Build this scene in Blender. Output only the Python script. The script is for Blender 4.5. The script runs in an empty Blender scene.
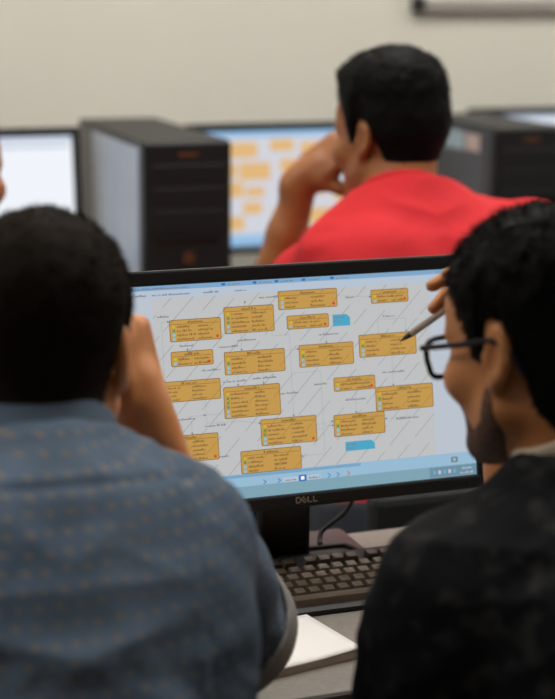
import bpy, bmesh, math, random
import numpy as np
from mathutils import Vector, Matrix

random.seed(7)
rng = np.random.default_rng(7)
S = bpy.context.scene
C = S.collection
R = math.radians

# ------------------------------------------------------------------ camera
FPX = 1600.0
PITCH, YAW, ROLL = R(13.0), R(19.9), R(0.43)
CAM = np.array([0.0, 0.0, 1.46])
fw = np.array([math.sin(YAW) * math.cos(PITCH), math.cos(YAW) * math.cos(PITCH), -math.sin(PITCH)])
_r0 = np.array([math.cos(YAW), -math.sin(YAW), 0.0])
_u0 = np.cross(_r0, fw)
RT = _r0 * math.cos(ROLL) + _u0 * math.sin(ROLL)
UP = -_r0 * math.sin(ROLL) + _u0 * math.cos(ROLL)
cd = bpy.data.cameras.new('camera')
cd.sensor_fit = 'HORIZONTAL'
cd.sensor_width = 24.0
cd.lens = FPX / 555.0 * 24.0
cd.clip_start = 0.05
cd.dof.use_dof = True
cd.dof.focus_distance = 1.93
cd.dof.aperture_fstop = 2.6
cam = bpy.data.objects.new('camera', cd)
C.objects.link(cam)
M4 = Matrix.Identity(4)
for i in range(3):
    M4[i][0], M4[i][1], M4[i][2], M4[i][3] = RT[i], UP[i], -fw[i], CAM[i]
cam.matrix_world = M4
S.camera = cam


def at(x, y, D):
    """room point seen at photo position x, y when D metres deep"""
    return CAM + D * (fw + RT * (x - 277.5) / FPX - UP * (y - 349.5) / FPX)


def cv(r, u, d):
    """direction given as right, up, away as seen from where the photo was taken"""
    v = _r0 * r + np.array([0, 0, 1.0]) * u + np.array([math.sin(YAW), math.cos(YAW), 0]) * d
    return v / np.linalg.norm(v)


# ------------------------------------------------------------------ world, exposure
w = bpy.data.worlds.new('world')
S.world = w
w.use_nodes = True
w.node_tree.nodes['Background'].inputs[0].default_value = (0.9, 0.95, 1.0, 1)
w.node_tree.nodes['Background'].inputs[1].default_value = 0.05
S.view_settings.view_transform = 'Standard'
S.view_settings.look = 'None'
S.view_settings.exposure = 0.0
S.view_settings.gamma = 1.0
S.view_settings.use_curve_mapping = False
CEIL_Z = 2.85
LIGHT_W = 12.3           # emission of the ceiling panels
LIGHT_SPOTS = [(-1.2, 3.0), (1.2, 3.0), (3.6, 3.0), (-1.2, 1.7), (1.2, 1.7), (3.6, 1.7)]

# ------------------------------------------------------------------ materials
MATS = {}


def mat(name, col, rough=0.5, metal=0.0, spec=0.5, noise=None, bump=None, sss=0.0, coat=0.0, emit=0.0):
    """noise=(scale, colour2, lo, hi); bump=(scale, strength, distance)"""
    if name in MATS:
        return MATS[name]
    m = bpy.data.materials.new(name)
    m.use_nodes = True
    nt = m.node_tree
    b = nt.nodes['Principled BSDF']
    b.inputs['Base Color'].default_value = (*col, 1)
    b.inputs['Roughness'].default_value = rough
    b.inputs['Metallic'].default_value = metal
    b.inputs['Specular IOR Level'].default_value = spec
    b.inputs['Coat Weight'].default_value = coat
    if sss:
        b.inputs['Subsurface Weight'].default_value = sss
        b.inputs['Subsurface Radius'].default_value = (1.0, 0.35, 0.2)
        b.inputs['Subsurface Scale'].default_value = 0.006
    if emit:
        b.inputs['Emission Color'].default_value = (*col, 1)
        b.inputs['Emission Strength'].default_value = emit
    tc = nt.nodes.new('ShaderNodeTexCoord')
    if noise:
        n = nt.nodes.new('ShaderNodeTexNoise')
        n.inputs['Scale'].default_value = noise[0]
        n.inputs['Detail'].default_value = 6
        nt.links.new(tc.outputs['Object'], n.inputs['Vector'])
        mr = nt.nodes.new('ShaderNodeMapRange')
        mr.inputs[1].default_value = noise[2]
        mr.inputs[2].default_value = noise[3]
        nt.links.new(n.outputs['Fac'], mr.inputs[0])
        mx = nt.nodes.new('ShaderNodeMix')
        mx.data_type = 'RGBA'
        mx.inputs[6].default_value = (*col, 1)
        mx.inputs[7].default_value = (*noise[1], 1)
        nt.links.new(mr.outputs[0], mx.inputs[0])
        nt.links.new(mx.outputs[2], b.inputs['Base Color'])
    if bump:
        n = nt.nodes.new('ShaderNodeTexNoise')
        n.inputs['Scale'].default_value = bump[0]
        n.inputs['Detail'].default_value = 8
        nt.links.new(tc.outputs['Object'], n.inputs['Vector'])
        bp = nt.nodes.new('ShaderNodeBump')
        bp.inputs['Strength'].default_value = bump[1]
        bp.inputs['Distance'].default_value = bump[2]
        nt.links.new(n.outputs['Fac'], bp.inputs['Height'])
        nt.links.new(bp.outputs[0], b.inputs['Normal'])
    MATS[name] = m
    return m


def emis(name, rgb, k=1.0):
    """what a lit screen shows, rgb as 0-255 display values"""
    if name in MATS:
        return MATS[name]
    lin = [((v / 255 + 0.055) / 1.055) ** 2.4 if v > 10 else v / 255 / 12.92 for v in rgb]
    m = bpy.data.materials.new(name)
    m.use_nodes = True
    b = m.node_tree.nodes['Principled BSDF']
    b.inputs['Base Color'].default_value = (0.01, 0.01, 0.01, 1)
    b.inputs['Roughness'].default_value = 0.45
    b.inputs['Specular IOR Level'].default_value = 0.25
    b.inputs['Emission Color'].default_value = (*lin, 1)
    b.inputs['Emission Strength'].default_value = k
    MATS[name] = m
    return m


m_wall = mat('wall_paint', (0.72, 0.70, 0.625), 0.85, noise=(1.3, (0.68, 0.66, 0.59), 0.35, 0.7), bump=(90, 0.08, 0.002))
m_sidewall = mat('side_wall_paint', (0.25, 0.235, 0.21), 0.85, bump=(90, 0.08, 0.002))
m_ceil = mat('ceiling_paint', (0.78, 0.77, 0.74), 0.9)
m_floor = mat('floor_vinyl', (0.33, 0.31, 0.28), 0.35, noise=(14, (0.27, 0.25, 0.23), 0.4, 0.6))
m_desk = mat('desk_laminate', (0.27, 0.25, 0.225), 0.33, noise=(160, (0.23, 0.21, 0.19), 0.35, 0.65))
m_deskedge = mat('desk_edge_band', (0.16, 0.15, 0.135), 0.5)
m_steel = mat('painted_steel', (0.10, 0.10, 0.105), 0.4)
m_black = mat('black_plastic', (0.010, 0.010, 0.011), 0.48, spec=0.35, bump=(900, 0.08, 0.0005))
m_gloss = mat('gloss_black_plastic', (0.008, 0.008, 0.009), 0.24)
m_base = mat('satin_base_mauve_reflection', (0.085, 0.072, 0.076), 0.36)  # mauve-grey reflection of the surroundings is put into the base colour
m_key = mat('key_plastic', (0.065, 0.050, 0.034), 0.45)
m_case = mat('dark_grey_case_steel', (0.040, 0.042, 0.050), 0.38)
m_silver = mat('silver_case_panel', (0.46, 0.53, 0.66), 0.36, noise=(6, (0.38, 0.45, 0.57), 0.35, 0.65))
m_alu = mat('aluminium', (0.55, 0.55, 0.54), 0.35, metal=0.8)
m_wb = mat('whiteboard_enamel', (0.80, 0.79, 0.75), 0.25)
m_wbframe = mat('whiteboard_frame', (0.34, 0.32, 0.29), 0.45)
m_paper = mat('white_paper', (0.80, 0.78, 0.77), 0.8)
m_pages = mat('page_edges', (0.55, 0.49, 0.42), 0.85)
m_logo = mat('pale_logo_print', (0.24, 0.22, 0.18), 0.4)
m_rubber = mat('black_rubber', (0.01, 0.01, 0.01), 0.6)
m_lens = mat('lens_glass', (1, 1, 1), 0.0)
m_lens.node_tree.nodes['Principled BSDF'].inputs['Transmission Weight'].default_value = 1.0
m_lens.node_tree.nodes['Principled BSDF'].inputs['IOR'].default_value = 1.05
m_eye = mat('eye_white', (0.7, 0.68, 0.64), 0.2)
m_diff = mat('light_diffuser', (1.0, 0.965, 0.90), 0.5, emit=LIGHT_W)
m_sticker1 = mat('pale_blue_sticker', (0.32, 0.42, 0.48), 0.4)
m_sticker2 = mat('pale_pink_sticker', (0.50, 0.38, 0.35), 0.4)
m_red_led = mat('dull_copper_badge', (0.11, 0.035, 0.015), 0.4)


# ------------------------------------------------------------------ mesh helpers
def link(name, me, m, parent=None, smooth=False):
    o = bpy.data.objects.new(name, me)
    C.objects.link(o)
    if m is not None and len(me.materials) == 0:
        me.materials.append(m)
    if smooth:
        me.polygons.foreach_set('use_smooth', np.ones(len(me.polygons), dtype=bool))
    if parent is not None:
        o.parent = parent
    return o


def tag(o, label=None, cat=None, group=None, kind=None):
    if label:
        o['label'] = label
    if cat:
        o['category'] = cat
    if group:
        o['group'] = group
    if kind:
        o['kind'] = kind
    return o


def thing(name, label, cat, loc=(0, 0, 0), rz=0.0, group=None):
    o = bpy.data.objects.new(name, None)
    C.objects.link(o)
    o.empty_display_size = 0.05
    o.location = loc
    o.rotation_euler = (0, 0, rz)
    return tag(o, label, cat, group)


def copy_tree(o, parent=None):
    c = o.copy()
    C.objects.link(c)
    c.parent = parent
    for ch in list(o.children):
        copy_tree(ch, c)
    return c


class MB:
    """collects boxes, tubes and prisms of ONE part"""

    def __init__(self):
        self.bm = bmesh.new()

    def box(self, lo, hi, bev=0.0, M=None, seg=2):
        r = bmesh.ops.create_cube(self.bm, size=1.0)
        vs = r['verts']
        lo, hi = Vector(lo), Vector(hi)
        for v in vs:
            v.co = Vector(((v.co.x + .5) * (hi.x - lo.x) + lo.x, (v.co.y + .5) * (hi.y - lo.y) + lo.y,
                           (v.co.z + .5) * (hi.z - lo.z) + lo.z))
        if bev > 0:
            es = list({e for v in vs for e in v.link_edges})
            g = bmesh.ops.bevel(self.bm, geom=es, offset=bev, segments=seg, affect='EDGES', profile=0.5)
            vs = list({v for f in g['faces'] for v in f.verts} | {v for v in vs if v.is_valid})
        if M is not None:
            for v in vs:
                v.co = M @ v.co
        return self

    def prism(self, pts, d0, d1, M=None):
        """pts: outline in local XZ, swept along Y from d0 to d1"""
        n = len(pts)
        a = [self.bm.verts.new((p[0], d0, p[1])) for p in pts]
        b = [self.bm.verts.new((p[0], d1, p[1])) for p in pts]
        self.bm.faces.new(a)
        self.bm.faces.new(b[::-1])
        for i in range(n):
            j = (i + 1) % n
            self.bm.faces.new((a[i], b[i], b[j], a[j]))
        if M is not None:
            for v in a + b:
                v.co = M @ v.co
        return self

    def tube(self, pts, r, n=10, closed=False, flat=1.0):
        pts = [Vector(p) for p in pts]
        rings = []
        N = len(pts)
        for i, p in enumerate(pts):
            if closed:
                t = pts[(i + 1) % N] - pts[i - 1]
            else:
                t = pts[min(i + 1, N - 1)] - pts[max(i - 1, 0)]
            t.normalize()
            up = Vector((0, 0, 1)) if abs(t.z) < 0.9 else Vector((0, 1, 0))
            s = t.cross(up).normalized()
            u = s.cross(t)
            rr = r[i] if isinstance(r, (list, tuple)) else r
            rings.append([self.bm.verts.new(p + s * math.cos(a) * rr * flat + u * math.sin(a) * rr)
                          for a in [2 * math.pi * k / n for k in range(n)]])
        for i in range(N if closed else N - 1):
            A, B = rings[i], rings[(i + 1) % N]
            for k in range(n):
                self.bm.faces.new((A[k], A[(k + 1) % n], B[(k + 1) % n], B[k]))
        if not closed:
            self.bm.faces.new(rings[0][::-1])
            self.bm.faces.new(rings[-1])
        return self

    def build(self, name, m, parent=None, smooth=False):
        bmesh.ops.recalc_face_normals(self.bm, faces=self.bm.faces)
        me = bpy.data.meshes.new(name)
        self.bm.to_mesh(me)
        self.bm.free()
        return link(name, me, m, parent, smooth)


def bez(p, n=24):
    """smooth curve through points (Catmull-Rom)"""
    p = [np.array(q, float) for q in p]
    q = [2 * p[0] - p[1]] + p + [2 * p[-1] - p[-2]]
    out = []
    for i in range(1, len(q) - 2):
        for k in range(n):
            t = k / n
            out.append(0.5 * (2 * q[i] + (q[i + 1] - q[i - 1]) * t + (2 * q[i - 1] - 5 * q[i] + 4 * q[i + 1] - q[i + 2]) * t * t
                              + (3 * q[i] - q[i - 1] - 3 * q[i + 1] + q[i + 2]) * t ** 3))
    out.append(p[-1])
    return out


# ------------------------------------------------------------------ the room
X0, X1, Y0, Y1 = -2.6, 4.8, -1.5, 3.95


def struct(name, lo, hi, m):
    return tag(MB().box(lo, hi).build(name, m), kind='structure')


struct('floor', (X0, Y0, -0.1), (X1, Y1, 0.0), m_floor)
struct('ceiling', (X0, Y0, CEIL_Z), (X1, Y1, CEIL_Z + 0.1), m_ceil)
struct('wall_back', (X0, Y1, 0.0), (X1, Y1 + 0.1, CEIL_Z), m_wall)
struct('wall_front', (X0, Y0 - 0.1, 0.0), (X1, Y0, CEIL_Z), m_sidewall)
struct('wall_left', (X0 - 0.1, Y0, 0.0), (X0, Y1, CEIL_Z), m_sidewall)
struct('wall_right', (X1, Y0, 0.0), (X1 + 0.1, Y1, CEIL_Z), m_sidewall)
struct('baseboard_back', (X0, Y1 - 0.015, 0.0), (X1, Y1, 0.09), m_deskedge)

for i, (lx, ly) in enumerate(LIGHT_SPOTS):
    t = thing('ceiling_light', 'recessed fluorescent ceiling panel above the computer desks', 'ceiling light', (lx, ly, CEIL_Z),
              group='fluorescent ceiling panels')
    f = MB()
    for a in ((-.62, -.32, .62, -.28), (-.62, .28, .62, .32), (-.62, -.28, -.58, .28), (.58, -.28, .62, .28)):
        f.box((a[0], a[1], -0.03), (a[2], a[3], 0.0), 0.004)
    f.build('frame', m_alu, t)
    MB().box((-.58, -.28, -0.02), (.58, .28, -0.002)).build('diffuser', m_diff, t)

# whiteboard
wx, wz = 1.80, 1.385
t = thing('whiteboard', 'white wall-mounted whiteboard with grey frame and tray, cut off at the top', 'whiteboard', (wx, Y1, wz))
MB().box((0.02, -0.018, 0.02), (2.38, 0.0, 1.18)).build('board', m_wb, t)
MB().box((0, -0.022, -0.006), (2.40, 0.0, 0.030), 0.006).build('bottom_frame', m_wbframe, t)
MB().box((0, -0.026, 1.172), (2.40, 0.0, 1.2), 0.006).build('top_frame', m_wbframe, t)
for x in (0.0, 2.376):
    MB().box((x, -0.024, 0.028), (x + 0.024, 0.0, 1.172), 0.005).build('side_frame', m_alu, t)
for x in (-0.004, 2.37):
    MB().box((x, -0.03, -0.004), (x + 0.034, 0.0, 0.034), 0.006).build('corner_cap', m_rubber, t)
MB().box((0.9, -0.07, -0.012), (1.7, 0.0, 0.0), 0.003).build('pen_tray', m_wbframe, t)


# ------------------------------------------------------------------ desks
DZ = 0.71


def desk(label, x0, x1, y0, y1):
    t = thing('computer_desk', label, 'desk', ((x0 + x1) / 2, (y0 + y1) / 2, 0))
    a, b = (x1 - x0) / 2, (y1 - y0) / 2
    MB().box((-a, -b, DZ - 0.028), (a, b, DZ), 0.003).build('desktop', m_desk, t)
    MB().box((-a, -b - 0.002, DZ - 0.027), (a, -b + 0.0, DZ - 0.003), 0.0008).build('edge_band', m_deskedge, t)
    n = max(2, round(2 * a / 1.5) + 1)
    for i in range(n):
        x = -a + 0.03 + (2 * a - 0.06) * i / (n - 1)
        for y in (-b + 0.05, b - 0.05):
            MB().box((x - .018, y - .018, 0), (x + .018, y + .018, DZ - 0.028), 0.003).build('leg', m_steel, t)
    MB().box((-a + .05, b - .06, DZ - .10), (a - .05, b - .04, DZ - .028), 0.002).build('back_rail', m_steel, t)
    return t


desk('grey laminate desk the diagram monitor and keyboard stand on', -0.75, 2.25, 1.485, 1.955)
desk('grey laminate desk by the wall under the row of computers', -0.80, 3.40, 2.72, 3.86)


# ------------------------------------------------------------------ monitors
SW, SH = 0.476, 0.268
BT, BB, BS = 0.0185, 0.0175, 0.0175


class Flat:
    """flat coloured picture shown on a screen: layers of polygons, u right, v down, both 0..1"""

    def __init__(self, P, sw, sh):
        self.v, self.f, self.mi, self.mats, self.P = [], [], [], [], P
        self.sw, self.sh = sw, sh

    def poly(self, pts, m, layer):
        if m not in self.mats:
            self.mats.append(m)
        i0 = len(self.v)
        for (u, v) in pts:
            self.v.append(((u - .5) * self.sw, -0.00012 * layer, (.5 - v) * self.sh))
        self.f.append(tuple(range(i0 + len(pts) - 1, i0 - 1, -1)))
        self.mi.append(self.mats.index(m))

    def rect(self, u0, v0, u1, v1, m, layer, rad=0.0):
        if rad <= 0:
            self.poly([(u0, v0), (u1, v0), (u1, v1), (u0, v1)], m, layer)
            return
        ru, rv = rad / self.sw, rad / self.sh
        p = []
        for cx, cy, a0 in ((u1 - ru, v0 + rv, -90), (u1 - ru, v1 - rv, 0), (u0 + ru, v1 - rv, 90), (u0 + ru, v0 + rv, 180)):
            for k in range(4):
                a = R(a0 + 30 * k)
                p.append((cx + ru * math.cos(a), cy + rv * math.sin(a)))
        self.poly(p, m, layer)

    def line(self, u0, v0, u1, v1, wmm, m, layer):
        dx, dy = (u1 - u0) * self.sw, (v1 - v0) * self.sh
        L = math.hypot(dx, dy) or 1
        nx, ny = -dy / L * wmm / 2000, dx / L * wmm / 2000
        nu, nv = nx / self.sw, ny / self.sh
        self.poly([(u0 + nu, v0 + nv), (u1 + nu, v1 + nv), (u1 - nu, v1 - nv), (u0 - nu, v0 - nv)], m, layer)

    def dotted(self, u0, v0, u1, v1, m, layer, on=1.3, off=1.2, wmm=0.55):
        L = math.hypot((u1 - u0) * self.sw, (v1 - v0) * self.sh) * 1000
        n = max(1, int(L / (on + off)))
        for k in range(n):
            a, b = k / n, (k + on / (on + off)) / n
            self.line(u0 + (u1 - u0) * a, v0 + (v1 - v0) * a, u0 + (u1 - u0) * b, v0 + (v1 - v0) * b, wmm, m, layer)

    def scribble(self, u0, v, length, h, m, layer, rr):
        """a run of unreadably small lettering"""
        u = u0
        e = u0 + length
        while u < e:
            wd = rr.choice((0.0022, 0.0028, 0.0036))
            hh = h * rr.choice((0.46, 0.5, 0.52, 0.8))
            self.rect(u, v - hh, min(u + wd, e), v, m, layer)
            u += wd + 0.0011 + (0.003 if rr.random() < .08 else 0)

    def build(self, name, parent):
        me = bpy.data.meshes.new(name)
        me.from_pydata([tuple(self.P @ Vector(q)) for q in self.v], [], self.f)
        for m in self.mats:
            me.materials.append(m)
        me.polygons.foreach_set('material_index', self.mi)
        o = bpy.data.objects.new(name, me)
        C.objects.link(o)
        o.parent = parent
        return o


e_page = emis('screen_page', (190, 191, 192))
e_pane = emis('screen_pane', (186, 194, 205))
e_title = emis('screen_title_bar', (126, 166, 202))
e_tool = emis('screen_tool_bar', (180, 194, 210))
e_status = emis('screen_status_bar', (150, 186, 210))
e_scroll = emis('screen_scroll_bar', (120, 163, 196))
e_task = emis('screen_task_bar', (126, 163, 178))
e_tray = emis('screen_tray', (108, 142, 160))
e_box = emis('screen_table_box', (194, 151, 78))
e_boxhead = emis('screen_table_head', (186, 134, 52))
e_boxline = emis('screen_table_line', (120, 92, 50))
e_text = emis('screen_lettering', (130, 99, 55))
e_dark = emis('screen_dark_lettering', (122, 124, 130))
e_hatch = emis('screen_hatching', (140, 142, 146))
e_dots = emis('screen_dots', (142, 144, 148))
e_boxhatch = emis('screen_box_hatching', (160, 120, 58))
e_note = emis('screen_blue_note', (74, 164, 196))
e_yellow = emis('screen_yellow_icon', (206, 176, 30))
e_green = emis('screen_green_icon', (92, 150, 84))
e_cyan = emis('screen_cyan_icon', (130, 190, 215))
e_red = emis('screen_red_icon', (205, 70, 40))
e_blueicon = emis('screen_blue_icon', (50, 110, 180))
e_white = emis('screen_white', (225, 229, 235), 1.15)
e_far_box = emis('far_screen_box', (224, 182, 122), 1.0)
e_far_page = emis('far_screen_page', (208, 210, 220), 1.0)
e_far_bar = emis('far_screen_bar', (150, 190, 226))
e_grey = emis('far_screen_grey', (196, 206, 222))

BOXES = [(0.1568, 0.1609, 0.291, 0.2551, 4, 1), (0.1563, 0.3046, 0.2659, 0.3677, 2, 1), (0.115, 0.4380, 0.2812, 0.5274, 4, 0),
         (0.1147, 0.6856, 0.2676, 0.8039, 5, 1), (0.303, 0.118, 0.4364, 0.2355, 5, 0), (0.2976, 0.3230, 0.4605, 0.4240, 4, 0),
         (0.2907, 0.4833, 0.4422, 0.6238, 6, 0), (0.4528, 0.0600, 0.615, 0.1420, 3, 1), (0.4737, 0.1763, 0.5881, 0.2349, 2, 1),
         (0.503, 0.3159, 0.654, 0.4154, 4, 0), (0.7136, 0.0809, 0.8193, 0.1400, 2, 1), (0.6732, 0.2886, 0.8363, 0.3906, 4, 0),
         (0.5959, 0.4803, 0.7117, 0.5405, 2, 1), (0.7135, 0.5408, 0.8787, 0.6512, 4, 0), (0.5905, 0.6556, 0.7341, 0.7542, 4, 0),
         (0.3866, 0.6457, 0.5388, 0.7639, 5, 1), (0.3277, 0.7838, 0.4918, 0.8845, 4, 0)]


def draw_diagram(F):
    rr = random.Random(3)
    F.rect(0, 0, 1, 1, e_pane, 0)
    F.rect(0, 0, 1, 0.021, e_title, 1)
    F.rect(0, 0.021, 1, 0.058, e_tool, 1)
    F.scribble(0.075, 0.0165, 0.14, 0.010, e_dark, 2, rr)
    for u, l in ((0.07, .03), (.115, .10), (.25, .045), (.335, .03)):
        F.scribble(u, 0.046, l, 0.012, e_dark, 2, rr)
    for u in (.30, .385, .445, .52, .60):
        F.rect(u, .005, u + .010, .016, e_blueicon, 2)
        F.scribble(u + .016, .015, .035, .008, e_dark, 2, rr)
    F.rect(0.953, 0.002, 0.99, 0.018, e_red, 2)
    F.rect(0.905, 0.002, 0.95, 0.018, e_scroll, 2)
    pu0, pv0, pu1, pv1 = 0.114, 0.058, 0.8805, 0.886
    F.rect(pu0, pv0, pu1, pv1, e_page, 1)
    # diagonal hatching in broken strokes
    k = SW / SH
    sp = 0.0595
    slope = 1.0        # rise per metre across
    du = 1.0
    for i in range(-16, 34):
        c = pu0 + i * sp
        # stroke runs: start where v = pv1 and climb
        vtot = pv1 - pv0
        pos = -rr.random() * 0.05
        while pos < vtot:
            ln = rr.uniform(0.07, 0.17)
            a, b = max(pos, 0), min(pos + ln, vtot)
            if b > a:
                ua = c + a / slope * (SH / SW)
                ub = c + b / slope * (SH / SW)
                va, vb = pv1 - a, pv1 - b
                if ua < pu0:
                    if ub <= pu0:
                        pos += ln + 0.02
                        continue
                    q = (pu0 - ua) / (ub - ua)
                    ua, va = pu0, va + (vb - va) * q
                if ub > pu1:
                    if ua >= pu1:
                        break
                    q = (pu1 - ua) / (ub - ua)
                    ub, vb = pu1, va + (vb - va) * q
                F.line(ua, va, ub, vb, 0.62, e_hatch, 2)
                for (b0, c0, b1, c1, _n, _r) in BOXES:      # the strokes also cross the boxes
                    q0, q1 = 0.0, 1.0
                    for pa, pd, l0, l1 in ((ua, ub - ua, b0, b1), (va, vb - va, c0, c1)):
                        w0, w1 = sorted(((l0 - pa) / pd, (l1 - pa) / pd))
                        q0, q1 = max(q0, w0), min(q1, w1)
                    if q1 > q0:
                        F.line(ua + (ub - ua) * q0, va + (vb - va) * q0, ua + (ub - ua) * q1, va + (vb - va) * q1, 0.55, e_boxhatch, 9)
            pos += ln + rr.uniform(0.015, 0.04)
    # dotted connectors, with small arrowheads and unreadable captions
    con = [((.135, .165), (.135, .44)), ((.135, .165), (.157, .165)), ((.2, .256), (.2, .305)), ((.36, .118), (.36, .09)),
           ((.345, .236), (.345, .323)), ((.43, .236), (.43, .26), (.478, .26), (.478, .44), (.478, .645)),
           ((.462, .33), (.503, .33)), ((.33, .424), (.33, .483)), ((.40, .424), (.40, .483)), ((.24, .528), (.24, .60), (.39, .60)),
           ((.20, .60), (.24, .60)), ((.20, .60), (.20, .686)), ((.24, .60), (.24, .64), (.327, .64), (.387, .66)),
           ((.615, .095), (.714, .11)), ((.58, .235), (.58, .316)), ((.73, .288), (.73, .22), (.81, .22), (.81, .288)),
           ((.765, .391), (.765, .541)), ((.655, .541), (.655, .656)), ((.80, .651), (.80, .69), (.735, .69)),
           ((.478, .44), (.56, .44), (.56, .70), (.59, .70)), ((.539, .71), (.56, .71), (.56, .83), (.492, .83)), ((.539, .69), (.59, .68))]
    for path in con:
        for a, b in zip(path[:-1], path[1:]):
            F.dotted(*a, *b, e_dots, 3)
        a, b = path[-2], path[-1]
        d = (b[0] - a[0], b[1] - a[1])
        L = math.hypot(d[0] * SW, d[1] * SH)
        ux, uy = d[0] * SW / L, d[1] * SH / L
        s = 0.0032
        F.poly([b, (b[0] + (-ux * s - uy * s * .5) / SW, b[1] + (-uy * s + ux * s * .5) / SH),
                (b[0] + (-ux * s + uy * s * .5) / SW, b[1] + (-uy * s - ux * s * .5) / SH)], e_dark, 4)
    for (u, v, l) in ((.125, .145, .03), (.18, .282, .035), (.40, .085, .055), (.285, .30, .05), (.335, .275, .05), (.29, .46, .065),
                      (.37, .455, .065), (.235, .40, .05), (.15, .615, .06), (.235, .655, .055), (.445, .535, .05), (.54, .505, .035),
                      (.56, .275, .055), (.64, .11, .025), (.745, .21, .035), (.735, .475, .065), (.625, .59, .062), (.77, .70, .065),
                      (.26, .80, .035), (.54, .475, .0)):
        if l:
            F.scribble(u, v, l, 0.012, e_dark, 3, rr)
    for (u0, v0, u1, v1, n, red) in BOXES:
        F.rect(u0 - .0016, v0 - .0028, u1 + .0016, v1 + .0028, e_boxline, 5, 0.0022)
        F.rect(u0, v0, u1, v1, e_box, 6, 0.0018)
        hh = (v1 - v0) / (n + 1.0)
        hh = min(hh, .021)
        F.rect(u0 + .003, v0 + hh * .92, u1 - .003, v0 + hh * .92 + .0018, e_boxline, 7)
        um = (u0 + u1) / 2
        F.scribble(um - .02, v0 + hh * .78, .04, hh * .75, e_text, 7, rr)
        step = (v1 - v0 - hh) / n
        for i in range(n):
            vb = v0 + hh + step * (i + .78)
            ic = e_yellow if i == 0 else (e_green if i < n - 2 and n > 3 else e_cyan)
            F.rect(u0 + .006, vb - step * .62, u0 + .0135, vb + step * .05, ic, 7)
            F.scribble(u0 + .018, vb, rr.uniform(.026, .05), step * .62, e_text, 7, rr)
            F.scribble(u0 + (u1 - u0) * .55, vb, rr.uniform(.028, .042), step * .66, e_text, 7, rr)
        if red:
            F.rect(u1 - .013, v1 - .019, u1 - .006, v1 - .006, e_red, 8, 0.0010)
    for (u0, v0, u1, v1) in ((0.6007, 0.1825, 0.6496, 0.2369), (0.6188, 0.7837, 0.7032, 0.8275)):
        F.poly([(u0, v0), (u1 - .010, v0), (u1, v0 + .016), (u1, v1), (u0, v1)], e_note, 6)
        F.scribble(u0 + .004, v0 + .017, .03, .012, e_dark, 7, rr)
        F.scribble(u0 + .004, v0 + .034, .022, .012, e_dark, 7, rr)
    # status, zoom and task bars
    F.rect(0, .886, 1, .945, e_status, 1)
    F.rect(0.08, .889, .66, .903, e_scroll, 2)
    F.rect(0, .945, 1, 1, e_task, 1)
    F.rect(.86, .948, 1, .996, e_tray, 2)
    F.rect(.925, .905, .945, .932, e_dark, 2, .001)
    F.rect(.931, .912, .939, .925, e_status, 3)
    for u, m in ((.385, e_blueicon), (.425, e_blueicon), (.565, e_blueicon), (.59, e_blueicon), (.62, e_red)):
        F.line(u, .922, u + .008, .933, 0.9, m, 2)
        F.line(u + .008, .933, u, .943, 0.9, m, 2)
    F.rect(.44, .922, .545, .943, e_tool, 2, .001)
    F.rect(.483, .917, .505, .947, e_blueicon, 3, .0015)
    F.rect(.489, .924, .499, .940, e_white, 4)
    F.scribble(.446, .939, .03, .012, e_dark, 3, rr)
    F.scribble(.512, .939, .03, .012, e_dark, 3, rr)
    for i, u in enumerate((.87, .885, .90, .915, .93)):
        F.rect(u, .963, u + .008, .982, e_pane if i % 2 else e_scroll, 3)
    F.scribble(.955, .968, .03, .014, e_pane, 3, rr)
    F.scribble(.95, .990, .04, .014, e_pane, 3, rr)


def draw_far(F):
    F.rect(0, 0, 1, 1, e_far_page, 0)
    F.rect(0, 0, 1, .055, e_far_bar, 1)
    F.rect(0, .90, 1, 1, e_far_bar, 1)
    F.rect(.03, .925, .09, .975, e_grey, 2)
    for b in ((.145, .29, .20, .39), (.19, .11, .31, .22), (.40, .09, .50, .17), (.235, .285, .375, .415), (.145, .45, .23, .56), (.265, .50, .34, .56),
              (.25, .63, .325, .71), (.145, .75, .23, .85), (.465, .46, .53, .57), (.555, .48, .67, .56), (.56, .12, .66, .22), (.45, .26, .53, .36),
              (.62, .28, .74, .38), (.78, .14, .88, .24), (.73, .50, .85, .62), (.40, .70, .52, .80), (.60, .70, .72, .82), (.80, .72, .9, .82)):
        F.rect(b[0] - .012, b[1] - .012, b[2] + .012, b[3] + .012, e_far_box, 2, .002)


def draw_plain(F):
    F.rect(0, 0, 1, 1, e_white, 0)
    F.rect(0, 0, 1, .05, e_grey, 1)
    F.rect(0, .93, 1, 1, e_far_bar, 1)
    F.rect(.02, .07, .98, .10, e_grey, 2)
    rr = random.Random(5)
    for i in range(9):
        F.scribble(.08, .2 + i * .07, rr.uniform(.2, .42), .022, e_grey, 2, rr)


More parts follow.
